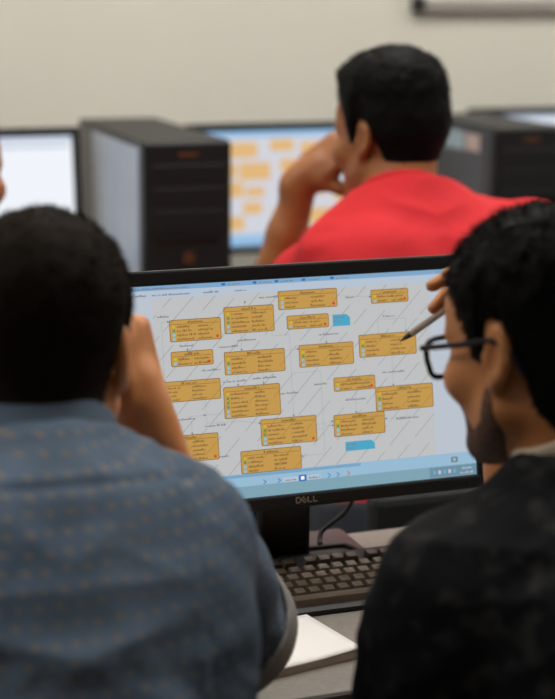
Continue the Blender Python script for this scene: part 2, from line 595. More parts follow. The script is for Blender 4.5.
def monitor(label, X, Yc, zc, tilt, draw, logo=True, rz=0.0):
    """screen centre at X, Yc, zc; facing -Y, leaning back by tilt; stand on the desk"""
    t = thing('computer_monitor', label, 'monitor', (X, Yc, DZ), rz)
    P = Matrix.Translation((0, 0, zc - DZ)) @ Matrix.Rotation(-tilt, 4, 'X')
    a, b0, b1 = SW / 2, SH / 2 + BT, -SH / 2 - BB
    f = MB()
    o = a + BS
    f.box((-o, -0.006, SH / 2), (o, 0.024, b0), 0.003, P)
    f.box((-o, -0.006, b1), (o, 0.024, -SH / 2), 0.003, P)
    f.box((-o, -0.006, -SH / 2 - .004), (-a, 0.024, SH / 2 + .004), 0.003, P)
    f.box((a, -0.006, -SH / 2 - .004), (o, 0.024, SH / 2 + .004), 0.003, P)
    bz = f.build('bezel', m_black, t)
    F = Flat(P, SW, SH)
    draw(F)
    F.build('screen', t)
    MB().box((-o + .004, 0.002, b1 + .004), (o - .004, 0.030, b0 - .004), 0.004, P).box(
        (-o + .06, 0.028, b1 + .05), (o - .06, 0.052, b0 - .04), 0.012, P).build('back_shell', m_black, t)
    # stand: flat neck and a base plate
    nk = MB()
    nk.box((-0.037, 0.050, 0.008), (0.037, 0.078, zc - DZ + 0.03), 0.006)
    nk.build('neck', m_gloss, t)
    bs = MB()
    bs.prism([(-.12, 0), (.12, 0), (.12, .007), (.112, .011), (-.112, .011), (-.12, .007)], 0.034, 0.142)
    bs.build('base', m_base, t)
    if logo:
        lg = MB()
        # four block letters with the slanted second one
        h, wd, st = 0.0066, 0.0058, 0.0014
        zc0 = (b1 - SH / 2) / 2 - h / 2 + .0005
        yy = -0.0066
        x = -0.0148

        def bar(x0, z0, x1, z1, th=st):
            d = Vector((x1 - x0, 0, z1 - z0))
            n = Vector((-d.z, 0, d.x)).normalized() * th / 2
            lg.prism([(x0 + n.x, zc0 + z0 + n.z), (x1 + n.x, zc0 + z1 + n.z), (x1 - n.x, zc0 + z1 - n.z), (x0 - n.x, zc0 + z0 - n.z)], yy, -0.0055, P)
        # D
        bar(x, 0, x, h)
        bar(x, h, x + wd * .6, h)
        bar(x, 0, x + wd * .6, 0)
        bar(x + wd * .6, h, x + wd, h * .65)
        bar(x + wd, h * .68, x + wd, h * .32)
        bar(x + wd, h * .35, x + wd * .6, 0)
        # tilted E
        ex, ey = x + wd + .0048, h / 2
        ca, sa = math.cos(R(42)), math.sin(R(42))

        def T(px, pz):
            return ex + px * ca - pz * sa, ey + px * sa + pz * ca
        for (p, q) in (((-.0026, -.0030), (-.0026, .0030)), ((-.0026, .0030), (.0026, .0030)), ((-.0026, 0), (.0026, 0)), ((-.0026, -.0030), (.0026, -.0030))):
            bar(*T(*p), *T(*q), st * .85)
        for lx in (x + wd + .0098, x + wd + .0172):
            bar(lx, 0, lx, h)
            bar(lx, 0, lx + .0052, 0)
        lg.build('logo', m_logo, t)
        MB().box((o - .035, -.0068, b1 + .004), (o - .026, -.0055, b1 + .010), .0004, P).build('power_button', m_gloss, t)
    return t


TILT = R(10.14)
monitor('black widescreen monitor showing the yellow box diagram, between the two front people', 0.68399, 1.8065, 0.96844, TILT, draw_diagram)
monitor('monitor by the wall showing orange boxes, in front of the person in red', 1.316, 3.54, 0.983, R(6), draw_far, logo=False)
monitor('monitor at the left edge with a bright white screen', 0.530, 3.44, 0.993, R(6), draw_plain, logo=False)
monitor('monitor by the wall behind the right-hand computer tower, only its top edge showing', 2.10, 3.66, 0.995, R(4), draw_plain, logo=False)

# loose cable under the front monitor
mc = MB()
mc.tube(bez([(0.806, 1.875, 0.86), (0.803, 1.90, 0.80), (0.7963, 1.90, 0.7774), (0.7864, 1.90, 0.7614), (0.7692, 1.90, 0.7492), (0.7534, 1.90, 0.7381), (0.7475, 1.893, 0.7280), (0.7455, 1.886, 0.7252)], 8), 0.0035, 8)
tag(mc.build('monitor_cable', m_rubber, None, True), 'black cable hanging from the diagram monitor to the desk', 'cable')
mc = MB()
mc.tube(bez([(0.675, 1.882, 0.7240), (0.7167, 1.880, 0.7240), (0.7700, 1.877, 0.7240), (0.7794, 1.873, 0.7240), (0.7862, 1.852, 0.7240), (0.780, 1.846, 0.7240), (0.7171, 1.853, 0.7240), (0.675, 1.857, 0.7240)], 8), 0.0028, 8)
tag(mc.build('keyboard_cable', m_rubber, None, True), 'thin black cable looped on the desk behind the keyboard', 'cable')


# ------------------------------------------------------------------ keyboard
def keyboard():
    t = thing('computer_keyboard', 'black desktop keyboard on the grey desk below the diagram monitor', 'keyboard', (0.785, 1.762, DZ), R(-0.5))
    a = 0.226
    th = R(5.5)
    P = Matrix.Translation((0, 0, 0.0205)) @ Matrix.Rotation(th, 4, 'X')
    # wedge body: local Y towards the monitor
    b = MB()
    sec = [(-.073, 0.000), (.071, 0.000), (.073, .020), (.070, .0235), (-.069, .0105), (-.0745, .007)]
    vs0 = [b.bm.verts.new((-a, y, z)) for y, z in sec]
    vs1 = [b.bm.verts.new((a, y, z)) for y, z in sec]
    b.bm.faces.new(vs0)
    b.bm.faces.new(vs1[::-1])
    for i in range(len(sec)):
        j = (i + 1) % len(sec)
        b.bm.faces.new((vs0[i], vs1[i], vs1[j], vs0[j]))
    b.build('body', m_black, t)
    U = 0.0190
    meshes = {}

    def keymesh(wu, hu=1.0):
        if (wu, hu) in meshes:
            return meshes[(wu, hu)]
        bm = bmesh.new()
        w_, d_ = wu * U / 2 - .0008, hu * U / 2 - .0008
        tw, td = w_ - .0026, d_ - .0028
        lo = [bm.verts.new(p) for p in ((-w_, -d_, 0), (w_, -d_, 0), (w_, d_, 0), (-w_, d_, 0))]
        hi = [bm.verts.new(p) for p in ((-tw, -td + .0006, .0082), (tw, -td + .0006, .0082), (tw, td + .001, .0086), (-tw, td + .001, .0086))]
        mid = [bm.verts.new(p) for p in ((-tw - .0007, -td, .0072), (tw + .0007, -td, .0072), (tw + .0007, td + .0014, .0076), (-tw - .0007, td + .0014, .0076))]
        ctr = bm.verts.new((0, .0003, .0076))
        for A, B in ((lo, mid), (mid, hi)):
            for i in range(4):
                j = (i + 1) % 4
                bm.faces.new((A[i], A[j], B[j], B[i]))
        for i in range(4):
            bm.faces.new((hi[i], hi[(i + 1) % 4], ctr))
        bmesh.ops.recalc_face_normals(bm, faces=bm.faces)
        me = bpy.data.meshes.new('key')
        bm.to_mesh(me)
        bm.free()
        me.materials.append(m_key)
        meshes[(wu, hu)] = me
        return me
    rows = [  # y in units from front row, list of key widths / gaps (negative)
        (0.0, [1.25, 1.25, 1.25, 6.25, 1.25, 1.25, 1.25, 1.25, -.35, 1, 1, 1, -.35, 2, 1]),
        (1.0, [2.25] + [1] * 10 + [2.75, -.35, -1, 1, -1, -.35, 1, 1, 1]),
        (2.0, [1.75] + [1] * 11 + [2.25, -.35, -3, -.35, 1, 1, 1, 1]),
        (3.0, [1.5] + [1] * 12 + [1.5, -.35, 1, 1, 1, -.35, 1, 1, 1]),
        (4.0, [1] * 13 + [2, -.35, 1, 1, 1, -.35, 1, 1, 1, 1]),
        (5.25, [1, -1, 1, 1, 1, 1, -.5, 1, 1, 1, 1, -.5, 1, 1, 1, 1, -.35, 1, 1, 1])]
    for ry, ws in rows:
        x = -a + 0.007
        y = -.0575 + ry * U
        z = .0105 + (y + .069) / .139 * .013 - .0006
        for w_ in ws:
            if w_ < 0:
                x += -w_ * U
                continue
            o = bpy.data.objects.new('key', keymesh(w_))
            C.objects.link(o)
            o.parent = t
            o.location = (x + w_ * U / 2, y, z)
            o.rotation_euler = (R(5.3), 0, 0)
            x += w_ * U
    return t


keyboard()

# ------------------------------------------------------------------ notepad
pt = thing('notepad', 'small white paper notepad lying on the desk in front of the keyboard', 'notepad', (0.595, 1.604, DZ), R(11))
MB().box((-0.075, -0.057, 0.0), (0.062, 0.060, 0.0095), 0.0008).build('page_block', m_pages, pt)
bm = bmesh.new()
gx, gy = 14, 12
grid = {}
for i in range(gx + 1):
    for j in range(gy + 1):
        x, y = -0.076 + 0.14 * i / gx, -0.058 + 0.119 * j / gy
        u, v = i / gx, j / gy
        z = 0.0098 + 0.0045 * max(0, u - .55) ** 1.5 * (1 - v) * 2 + 0.006 * max(0, v - .7) ** 1.5 * (1 - u)
        grid[i, j] = bm.verts.new((x, y, z))
for i in range(gx):
    for j in range(gy):
        bm.faces.new((grid[i, j], grid[i + 1, j], grid[i + 1, j + 1], grid[i, j + 1]))
g = bmesh.ops.extrude_face_region(bm, geom=list(bm.faces))
for v in g['geom']:
    if isinstance(v, bmesh.types.BMVert):
        v.co.z += 0.0006
bmesh.ops.recalc_face_normals(bm, faces=bm.faces)
me = bpy.data.meshes.new('top_sheet')
bm.to_mesh(me)
bm.free()
link('top_sheet', me, m_paper, pt, True)


# ------------------------------------------------------------------ computer towers
def tower(label, x, y, wd, dp, ht, side_mat, stickers):
    """x, y: front left corner"""
    t = thing('computer_tower', label, 'computer', (x + wd / 2, y + dp / 2, DZ))
    a, b = wd / 2, dp / 2
    MB().box((-a + .003, -b + .02, 0.012), (a - .003, b, ht - .004), 0.003).build('chassis', m_case, t)
    MB().box((-a, -b + .045, 0.016), (-a + .004, b - (.14 if dp > .5 else .005), ht - .016), 0.0015).build('side_panel', side_mat, t)
    MB().box((a - .004, -b + .03, 0.016), (a, b - .005, ht - .012), 0.0015).build('side_panel', m_case, t)
    MB().box((-a + .002, -b + .024, ht - .008), (a - .002, b - .004, ht), 0.0025).build('top_panel', m_black, t)
    MB().box((-a, -b, 0.010), (a, -b + .030, ht + .001), 0.010, seg=3).build('front_bezel', m_black, t)
    for k in range(3):
        z1 = ht - .045 - k * .046
        MB().box((-a + .016, -b - .002, z1 - .042), (a - .016, -b + .006, z1), 0.003).build('drive_bay', m_black, t)
    MB().box((-a + .03, -b - .0035, ht - .205), (a - .03, -b + .004, ht - .190), 0.001).build('card_slot', m_gloss, t)
    for k in range(5):
        z1 = 0.15 - k * .022
        MB().box((-a + .02, -b - .001, z1 - .012), (a - .02, -b + .004, z1), 0.001).build('vent_slat', m_gloss, t)
    MB().tube([(0, -b - .004, ht - .235), (0, -b + .004, ht - .235)], 0.012, 16).build('power_button', m_red_led, t)
    MB().box((-.02, -b - .0008, ht - .031), (.02, -b + .002, ht - .022), .0005).build('badge', m_red_led, t)
    for sx in (-1, 1):
        for sy in (-1, 1):
            MB().box((sx * (a - .03) - .015, sy * (b - .06) - .015, 0), (sx * (a - .03) + .015, sy * (b - .06) + .015, .013), .002).build('foot', m_rubber, t)
    if stickers:
        MB().box((-a - .0006, -b + .075, ht - .060), (-a + .001, -b + .145, ht - .022)).build('sticker', m_sticker2, t)
        MB().box((-a - .0006, -b + .155, ht - .062), (-a + .001, -b + .26, ht - .020)).build('sticker', m_sticker1, t)
    return t


tower('black computer tower with a pale silver side panel, beside the white screen', 0.828, 3.075, 0.185, 0.58, 0.435, m_silver, False)
tower('dark grey computer tower with stickers on its side, right of the person in red', 1.655, 3.17, 0.18, 0.42, 0.435, m_case, True)


# ------------------------------------------------------------------ chairs
def chair(label, x, y, back_z=(0.52, 0.72)):
    t = thing('office_chair', label, 'chair', (x, y, 0))
    MB().box((-.22, -.21, .41), (.22, .21, .455), .018, seg=3).build('seat', m_seat, t)
    MB().box((-.20, -.255, back_z[0]), (.20, -.215, back_z[1]), .016, seg=3).build('backrest', m_seat, t)
    for s in (-1, 1):
        MB().tube(bez([(s * .17, -.18, .42), (s * .17, -.235, .44), (s * .17, -.245, .50), (s * .17, -.236, back_z[1] - .04)], 6), .010, 8).build('back_post', m_steel, t, True)
        for yy in (-1, 1):
            MB().tube([(s * .18, yy * .16, .42), (s * .215, yy * .205, 0.0)], .011, 8).build('leg', m_steel, t, True)
    return t


m_seat = mat('charcoal_chair_fabric', (0.02, 0.021, 0.025), 0.85, bump=(500, .2, .001))


# ------------------------------------------------------------------ soft modelling: blended solids on a grid
def nrm(v):
    v = np.asarray(v, float)
    return v / np.linalg.norm(v)


class Solid:
    """a list of blended solids that becomes one continuous mesh"""

    def __init__(self, h):
        self.h = h
        self.p = []

    def add(self, fn, lo, hi, k=0.0, op='u'):
        self.p.append((fn, np.array(lo, float), np.array(hi, float), k, op))

    def cone(self, a, b, ra, rb, k=0.01, op='u'):
        a, b = np.array(a, float), np.array(b, float)
        ba = b - a
        L2 = float(ba @ ba) + 1e-12

        def fn(X, Y, Z):
            px, py, pz = X - a[0], Y - a[1], Z - a[2]
            t = np.clip((px * ba[0] + py * ba[1] + pz * ba[2]) / L2, 0, 1)
            dx, dy, dz = px - t * ba[0], py - t * ba[1], pz - t * ba[2]
            return np.sqrt(dx * dx + dy * dy + dz * dz) - (ra + (rb - ra) * t)
        m = max(ra, rb)
        self.add(fn, np.minimum(a, b) - m, np.maximum(a, b) + m, k, op)

    def chain(self, pts, rs, k=0.01):
        for i in range(len(pts) - 1):
            self.cone(pts[i], pts[i + 1], rs[i], rs[i + 1], k)

    def ell(self, c, r, A=None, k=0.01, op='u'):
        """A: rows are the local axes"""
        c, r = np.array(c, float), np.array(r, float)
        A = np.eye(3) if A is None else np.asarray(A, float)

        def fn(X, Y, Z):
            px, py, pz = X - c[0], Y - c[1], Z - c[2]
            q = [px * A[i][0] + py * A[i][1] + pz * A[i][2] for i in range(3)]
            k0 = np.sqrt(sum((q[i] / r[i]) ** 2 for i in range(3)))
            k1 = np.sqrt(sum((q[i] / r[i] ** 2) ** 2 for i in range(3))) + 1e-9
            return k0 * (k0 - 1) / k1
        e = np.sqrt(sum((A[i] * r[i]) ** 2 for i in range(3)))
        self.add(fn, c - e, c + e, k, op)

    def rbox(self, c, hf, rad, A, k=0.01, op='u'):
        c, hf = np.array(c, float), np.array(hf, float)
        A = np.asarray(A, float)

        def fn(X, Y, Z):
            px, py, pz = X - c[0], Y - c[1], Z - c[2]
            q = [np.abs(px * A[i][0] + py * A[i][1] + pz * A[i][2]) - (hf[i] - rad) for i in range(3)]
            out = np.sqrt(sum(np.maximum(v, 0) ** 2 for v in q))
            return out + np.minimum(np.maximum(np.maximum(q[0], q[1]), q[2]), 0) - rad
        e = sum(np.abs(A[i]) * hf[i] for i in range(3))
        self.add(fn, c - e, c + e, k, op)

    def loft(self, a, b, right, fwd, ts, ws, ds, fo, k=0.02, grow=0.0):
        """elliptical cross sections from a to b; fo: forward shift of each section"""
        a, b = np.array(a, float), np.array(b, float)
        ax = b - a
        L = np.linalg.norm(ax)
        ax = ax / L

        def fn(X, Y, Z):
            px, py, pz = X - a[0], Y - a[1], Z - a[2]
            s = px * ax[0] + py * ax[1] + pz * ax[2]
            t = np.clip(s / L, 0, 1)
            wv = np.interp(t, ts, ws) + grow
            dv = np.interp(t, ts, ds) + grow
            fv = np.interp(t, ts, fo)
            x = px * right[0] + py * right[1] + pz * right[2]
            y = px * fwd[0] + py * fwd[1] + pz * fwd[2] - fv
            rr = np.sqrt((x / wv) ** 2.0 + (y / dv) ** 2.0)
            d = (rr - 1) * np.minimum(wv, dv) * 0.9
            cap = np.maximum(-s, s - L)
            return np.where(cap > 0, np.sqrt(np.maximum(d, 0) ** 2 + cap ** 2) * 1.0 + np.minimum(d, 0) * 0, np.maximum(d, cap))
        m = max(ws) + 0.05 + grow
        self.add(fn, np.minimum(a, b) - m, np.maximum(a, b) + m, k)

    def plane(self, p, n, k=0.0, lo=None, hi=None):
        """cut away everything on the side n points to"""
        p, n = np.array(p, float), nrm(n)

        def fn(X, Y, Z):
            return (X - p[0]) * n[0] + (Y - p[1]) * n[1] + (Z - p[2]) * n[2]
        self.add(fn, [-9] * 3 if lo is None else lo, [9] * 3 if hi is None else hi, k, 'i')

    def field(self):
        u = [q for q in self.p if q[4] == 'u']
        lo = np.min([q[1] for q in u], 0) - 4 * self.h
        hi = np.max([q[2] for q in u], 0) + 4 * self.h
        n = np.ceil((hi - lo) / self.h).astype(int) + 1
        F = np.full(n, 1.0, np.float32)
        axs = [(lo[i] + self.h * np.arange(n[i])).astype(np.float32) for i in range(3)]
        for fn, a, b, k, op in self.p:
            m = k + 3 * self.h
            i0 = np.maximum(np.floor((a - m - lo) / self.h).astype(int), 0)
            i1 = np.minimum(np.ceil((b + m - lo) / self.h).astype(int) + 1, n)
            if np.any(i1 <= i0):
                continue
            sl = tuple(slice(i0[i], i1[i]) for i in range(3))
            X, Y, Z = np.meshgrid(*[axs[i][sl[i]] for i in range(3)], indexing='ij', sparse=True)
            g = fn(X, Y, Z).astype(np.float32)
            f0 = F[sl]
            if op == 'u':
                if k > 0:
                    hh = np.maximum(k - np.abs(f0 - g), 0) / k
                    F[sl] = np.minimum(f0, g) - hh * hh * k * 0.25
                else:
                    F[sl] = np.minimum(f0, g)
            else:
                if op == 's':
                    g = -g
                if k > 0:
                    hh = np.maximum(k - np.abs(f0 - g), 0) / k
                    F[sl] = np.maximum(f0, g) + hh * hh * k * 0.25
                else:
                    F[sl] = np.maximum(f0, g)
        return F, lo

    def mesh(self, relax=1):
        F, lo = self.field()
        V, Q = surface_nets(F, lo, self.h)
        for _ in range(relax):
            V = relax_once(V, Q)
        return V, Q


def surface_nets(F, lo, h):
    In = F < 0
    cnt = np.zeros(tuple(s - 1 for s in F.shape), np.int8)
    offs = [(i, j, k) for i in (0, 1) for j in (0, 1) for k in (0, 1)]
    nx, ny, nz = cnt.shape
    for (i, j, k) in offs:
        cnt += In[i:i + nx, j:j + ny, k:k + nz]
    act = np.argwhere((cnt > 0) & (cnt < 8))
    val = {o: F[act[:, 0] + o[0], act[:, 1] + o[1], act[:, 2] + o[2]] for o in offs}
    acc = np.zeros((len(act), 3))
    num = np.zeros(len(act))
    for a in offs:
        for d in range(3):
            if a[d]:
                continue
            b = list(a)
            b[d] = 1
            b = tuple(b)
            fa, fb = val[a], val[b]
            m = (fa < 0) != (fb < 0)
            t = np.where(m, fa / np.where(m, fa - fb, 1), 0)
            p = np.tile(np.array(a, float), (len(act), 1))
            p[:, d] += t
            acc += p * m[:, None]
            num += m
    V = (act + acc / num[:, None]) * h + lo
    idx = np.full(cnt.shape, -1, np.int64)
    idx[act[:, 0], act[:, 1], act[:, 2]] = np.arange(len(act))
    Q = []
    for d in range(3):
        e, g = (d + 1) % 3, (d + 2) % 3
        sa = [slice(None)] * 3
        sb = [slice(None)] * 3
        sa[d], sb[d] = slice(0, -1), slice(1, None)
        A, B = In[tuple(sa)], In[tuple(sb)]
        ed = np.argwhere(A != B)
        ok = (ed[:, e] > 0) & (ed[:, g] > 0) & (ed[:, e] < cnt.shape[e]) & (ed[:, g] < cnt.shape[g])
        ed = ed[ok]
        ins = A[ed[:, 0], ed[:, 1], ed[:, 2]]
        c = []
        for (de, dg) in ((-1, -1), (0, -1), (0, 0), (-1, 0)):
            q = ed.copy()
            q[:, e] += de
            q[:, g] += dg
            c.append(idx[q[:, 0], q[:, 1], q[:, 2]])
        c = np.stack(c, 1)
        c[~ins] = c[~ins][:, ::-1]
        Q.append(c)
    Q = np.concatenate(Q)
    return V, Q[(Q >= 0).all(1)]


def relax_once(V, Q):
    s = np.zeros_like(V)
    n = np.zeros(len(V))
    for i in range(4):
        for j in (1, 3):
            np.add.at(s, Q[:, i], V[Q[:, (i + j) % 4]])
            np.add.at(n, Q[:, i], 1)
    return 0.5 * V + 0.5 * s / np.maximum(n, 1)[:, None]


def vnormals(V, Q):
    fn = np.cross(V[Q[:, 2]] - V[Q[:, 0]], V[Q[:, 3]] - V[Q[:, 1]])
    N = np.zeros_like(V)
    for i in range(4):
        np.add.at(N, Q[:, i], fn)
    return N / (np.linalg.norm(N, axis=1)[:, None] + 1e-12)


_lat = rng.random((32, 32, 32)).astype(np.float32)


def vnoise(P):
    i = np.floor(P).astype(int)
    f = P - i
    f = f * f * (3 - 2 * f)
    r = 0
    for a in (0, 1):
        for b in (0, 1):
            for c in (0, 1):
                wgt = (f[:, 0] if a else 1 - f[:, 0]) * (f[:, 1] if b else 1 - f[:, 1]) * (f[:, 2] if c else 1 - f[:, 2])
                r = r + wgt * _lat[(i[:, 0] + a) % 32, (i[:, 1] + b) % 32, (i[:, 2] + c) % 32]
    return r * 2 - 1


def to_obj(name, V, Q, m, parent, base, smooth=True, extra=None):
    """V in room coordinates; the object sits under a parent Empty placed at base"""
    me = bpy.data.meshes.new(name)
    V = V - np.array(base)
    nv, nq = len(V), len(Q)
    nt = 0
    if extra is not None:
        EV, ET = extra
        nt = len(ET)
        ET = ET + nv
        V = np.concatenate([V, EV - np.array(base)])
    me.vertices.add(len(V))
    me.vertices.foreach_set('co', V.astype(np.float32).ravel())
    me.loops.add(nq * 4 + nt * 3)
    li = Q.ravel() if not nt else np.concatenate([Q.ravel(), ET.ravel()])
    me.loops.foreach_set('vertex_index', li.astype(np.int32))
    me.polygons.add(nq + nt)
    st = np.arange(nq) * 4
    if nt:
        st = np.concatenate([st, nq * 4 + np.arange(nt) * 3])
    me.polygons.foreach_set('loop_start', st.astype(np.int32))
    me.update(calc_edges=True)
    me.validate()
    return link(name, me, m, parent, smooth)


# ------------------------------------------------------------------ people
def head_frame(az, pitch, roll):
    """az: heading in room, degrees right of +Y; rows: right, forward, up"""
    a = R(az)
    f = np.array([math.sin(a), math.cos(a), 0])
    r = np.array([math.cos(a), -math.sin(a), 0])
    u = np.array([0, 0, 1.0])
    p = R(pitch)      # chin down
    f, u = f * math.cos(p) - u * math.sin(p), u * math.cos(p) + f * math.sin(p)
    q = R(roll)       # top leans right
    r, u = r * math.cos(q) - u * math.sin(q), u * math.cos(q) + r * math.sin(q)
    return np.stack([r, f, u])


class Head:
    def __init__(self, o, A, s=1.0):
        self.o, self.A, self.s = np.array(o, float), A, s

    def w(self, x, y, z):
        return self.o + self.s * (x * self.A[0] + y * self.A[1] + z * self.A[2])

    def local(self, V):
        return ((V - self.o) @ self.A.T) / self.s


def add_head(B, H, neck_to, ears=True):
    s, A = H.s, H.A
    E = lambda c, r, k, op='u', M=None: B.ell(H.w(*c), np.array(r) * s, A if M is None else M, k * s, op)
    E((0, -.010, .036), (.0755, .097, .088), .0)
    E((0, .032, -.028), (.064, .066, .086), .030)
    E((0, .060, .045), (.055, .040, .045), .03)
    for sd in (-1, 1):
        B.cone(H.w(sd * .053, .005, -.050), H.w(sd * .020, .076, -.092), .021 * s, .018 * s, .022 * s)      # jaw
        E((sd * .046, .066, -.024), (.024, .022, .022), .02)                                                # cheekbone
        B.cone(H.w(sd * .014, .092, .020), H.w(sd * .050, .074, .020), .0085 * s, .008 * s, .012 * s)        # brow
    E((0, .080, -.094), (.024, .020, .018), .018)
    B.cone(H.w(0, .098, .006), H.w(0, .117, -.028), .0075 * s, .0115 * s, .012 * s)                         # nose
    for sd in (-1, 1):
        E((sd * .013, .107, -.032), (.0085, .010, .008), .006)
        E((sd * .032, .100, -.001), (.016, .010, .010), .010, 's')
        E((sd * .032, .0835, -.002), (.014, .012, .0125), .003)
    E((0, .099, -.054), (.023, .010, .0055), .005)
    E((0, .098, -.064), (.020, .010, .0060), .005)
    if ears:
        for sd in (-1, 1):
            c, q = math.cos(R(7)), math.sin(R(7))
            n = sd * A[0] * c + A[1] * q
            y = A[1] * c - sd * A[0] * q
            z = A[2] * math.cos(R(10)) - y * math.sin(R(10))
            y2 = y * math.cos(R(10)) + A[2] * math.sin(R(10))
            M = np.stack([n, y2, z])
            o = H.w(sd * .0795, -.016, .002)
            B.ell(o, np.array((.0085, .0185, .030)) * s, M, .006 * s)
            B.ell(o + n * .009 * s + y2 * .001 * s, np.array((.0085, .0115, .021)) * s, M, .003 * s, 's')
            B.ell(H.w(sd * .0755, -.004, -.026), np.array((.007, .009, .010)) * s, A, .006 * s)
            B.ell(H.w(sd * .0785, .001, -.002), np.array((.005, .005, .008)) * s, A, .005 * s)
    # neck
    B.cone(H.w(0, -.026, -.050), neck_to, .054 * s, .060 * s, .03 * s)
    B.cone(H.w(0, -.040, -.010), neck_to, .046 * s, .052 * s, .03 * s)


HAIRLINE_Y = [-.14, -.05, -.034, -.026, -.008, .004,   .010, .028, .034, .056, .078, .14]
HAIRLINE_Z = [-.078, -.072, -.045, .012, .036, .026, -.006, -.006, .030, .058, .072, .080]


def hair_mesh(H, neck_to, t_top, t_side, h, length, count, noise=0.003, quiff=0.0, nape=0.0, flow=(0, -.2, -1), tp0=0.0):
    B = Solid(h)
    s, A = H.s, H.A
    lo, hi = H.o - .2, H.o + .2
    T = Solid(h)
    T.ell(H.w(0, -.010, .036), np.array((.0755, .097, .088)) * s, A)
    T.ell(H.w(0, .060, .045), np.array((.055, .040, .045)) * s, A)
    T.ell(H.w(0, .032, -.028), np.array((.0655, .066, .086)) * s, A)
    T.cone(H.w(0, -.040, -.010), neck_to, .046 * s, .052 * s)
    T.cone(H.w(0, -.026, -.050), neck_to, .054 * s, .060 * s)
    fns = [q[0] for q in T.p]

    def fn(X, Y, Z):
        px, py, pz = X - H.o[0], Y - H.o[1], Z - H.o[2]
        l = [(px * A[i][0] + py * A[i][1] + pz * A[i][2]) / s for i in range(3)]
        d = fns[0](X, Y, Z)
        for f, kk in zip(fns[1:], (.03, .03, .03, .03)):
            g = f(X, Y, Z)
            hh = np.maximum(kk - np.abs(d - g), 0) / kk
            d = np.minimum(d, g) - hh * hh * kk * .25
        zl = np.interp(l[1], HAIRLINE_Y, np.array(HAIRLINE_Z) + np.where(np.array(HAIRLINE_Y) < -.03, nape, 0))
        up = l[2] - zl
        e = np.clip(up / .05, 0, 1)
        e = e * e * (3 - 2 * e)
        tp = np.clip((l[2] - tp0) / (.11 - tp0 * .4), 0, 1)
        tp = tp * tp * (3 - 2 * tp)
        th = (t_side + (t_top - t_side) * tp + quiff * np.clip((l[1] - .02) / .07, 0, 1) * tp) * (0.22 + 0.78 * e)
        return np.maximum(d - th * s, -up * s * .75)
    B.add(fn, H.o - .17 * s, H.o + .17 * s, 0, 'u')
    for sd in (-1, 1):
        B.ell(H.w(sd * .086, -.010, .000), np.array((.020, .020, .036)) * s, A, .004, 's')
    V, Q = B.mesh(1)
    N = vnormals(V, Q)
    L = H.local(V)
    top = np.clip((L[:, 2] + .02) / .1, .15, 1)[:, None]
    V = V + N * (noise * top * (vnoise(L * 60)[:, None] + .6 * vnoise(L * 130 + 5)[:, None]))
    # strands
    sel = rng.integers(0, len(V), count)
    fl = nrm(np.array(flow)) @ A
    P, n = V[sel], N[sel]
    ln = length * (0.35 + 0.65 * top[sel][:, 0]) * rng.uniform(.5, 1.15, count)
    cl = .6 * (vnoise(L[sel] * 45 + 9)[:, None] * A[0] + vnoise(L[sel] * 45 + 31)[:, None] * A[1])
    d = n * .75 + fl * .45 + cl + rng.normal(0, .28, (count, 3))
    d = d / np.linalg.norm(d, axis=1)[:, None]
    sd_ = np.cross(d, rng.normal(0, 1, (count, 3)))
    sd_ = sd_ / np.linalg.norm(sd_, axis=1)[:, None] * .00055
    b = P - n * .002
    EV = np.concatenate([b - sd_, b + sd_, b + d * (ln[:, None] + .002)])
    ET = np.stack([np.arange(count), np.arange(count) + count, np.arange(count) + 2 * count], 1)
    return V, Q, (EV, ET)


def add_hand(B, wrist, fdir, back, side, curl, spread=3.0, thumb=((.75, .55, -.35), (.45, .85, -.35), (.15, .95, -.3)), s=1.0, wr=.026):
    """side +1 right hand, -1 left; curl: per finger three bend angles"""
    f = nrm(fdir)
    n = nrm(np.array(back) - f * float(np.dot(back, f)))
    t = np.cross(n, f) * side           # towards the thumb
    W = np.array(wrist, float)
    g = lambda x, y, z: W + s * (x * t + y * f + z * n)
    M = np.stack([t, f, n])
    B.cone(g(0, -.02, 0), g(0, .03, 0), wr, .024 * s, .02)
    B.rbox(g(0, .052, 0), np.array((.040, .042, .0135)) * s, .012 * s, M, .016)
    B.ell(g(.024, .030, -.010), np.array((.018, .028, .014)) * s, M, .012)
    B.ell(g(-.024, .034, -.008), np.array((.014, .030, .012)) * s, M, .012)
    fx = (.029, .0098, -.0098, -.028)
    fy = (.090, .094, .090, .081)
    ph = ((.043, .026, .021), (.047, .030, .022), (.044, .028, .022), (.034, .021, .019))
    rd = ((.0098, .0088, .0082, .0072), (.0100, .0090, .0083, .0074), (.0096, .0087, .0080, .0071), (.0086, .0076, .0070, .0062))
    tips = []
    for i in range(4):
        p = np.array((fx[i], fy[i], 0.0))
        sp = R(spread * (1.5 - i))
        a = 0
        pts = [g(fx[i] * .75, .055, 0), g(*p)]
        rs = [rd[i][0] * s, rd[i][0] * 1.12 * s]
        for j in range(3):
            a += R(curl[i][j])
            d = np.array((math.sin(sp) * math.cos(a), math.cos(sp) * math.cos(a), -math.sin(a)))
            p = p + d * ph[i][j]
            pts.append(g(*p))
            rs.append(rd[i][j + 1] * s)
        tips.append(pts[-1])
        B.chain(pts, rs, .0045)
    p = np.array((.026, .022, -.006))
    pts, rs = [g(*p)], [.0145 * s]
    for d, L, r in zip(thumb, (.040, .032, .026), (.0115, .0105, .0085)):
        p = p + nrm(d) * L
        pts.append(g(*p))
        rs.append(r * s)
    B.chain(pts, rs, .007)
    return tips


def skin_mat(name, c, c2):
    return mat(name, c, 0.48, spec=0.4, noise=(22, c2, .38, .66), bump=(260, .12, .0015), sss=0.18)


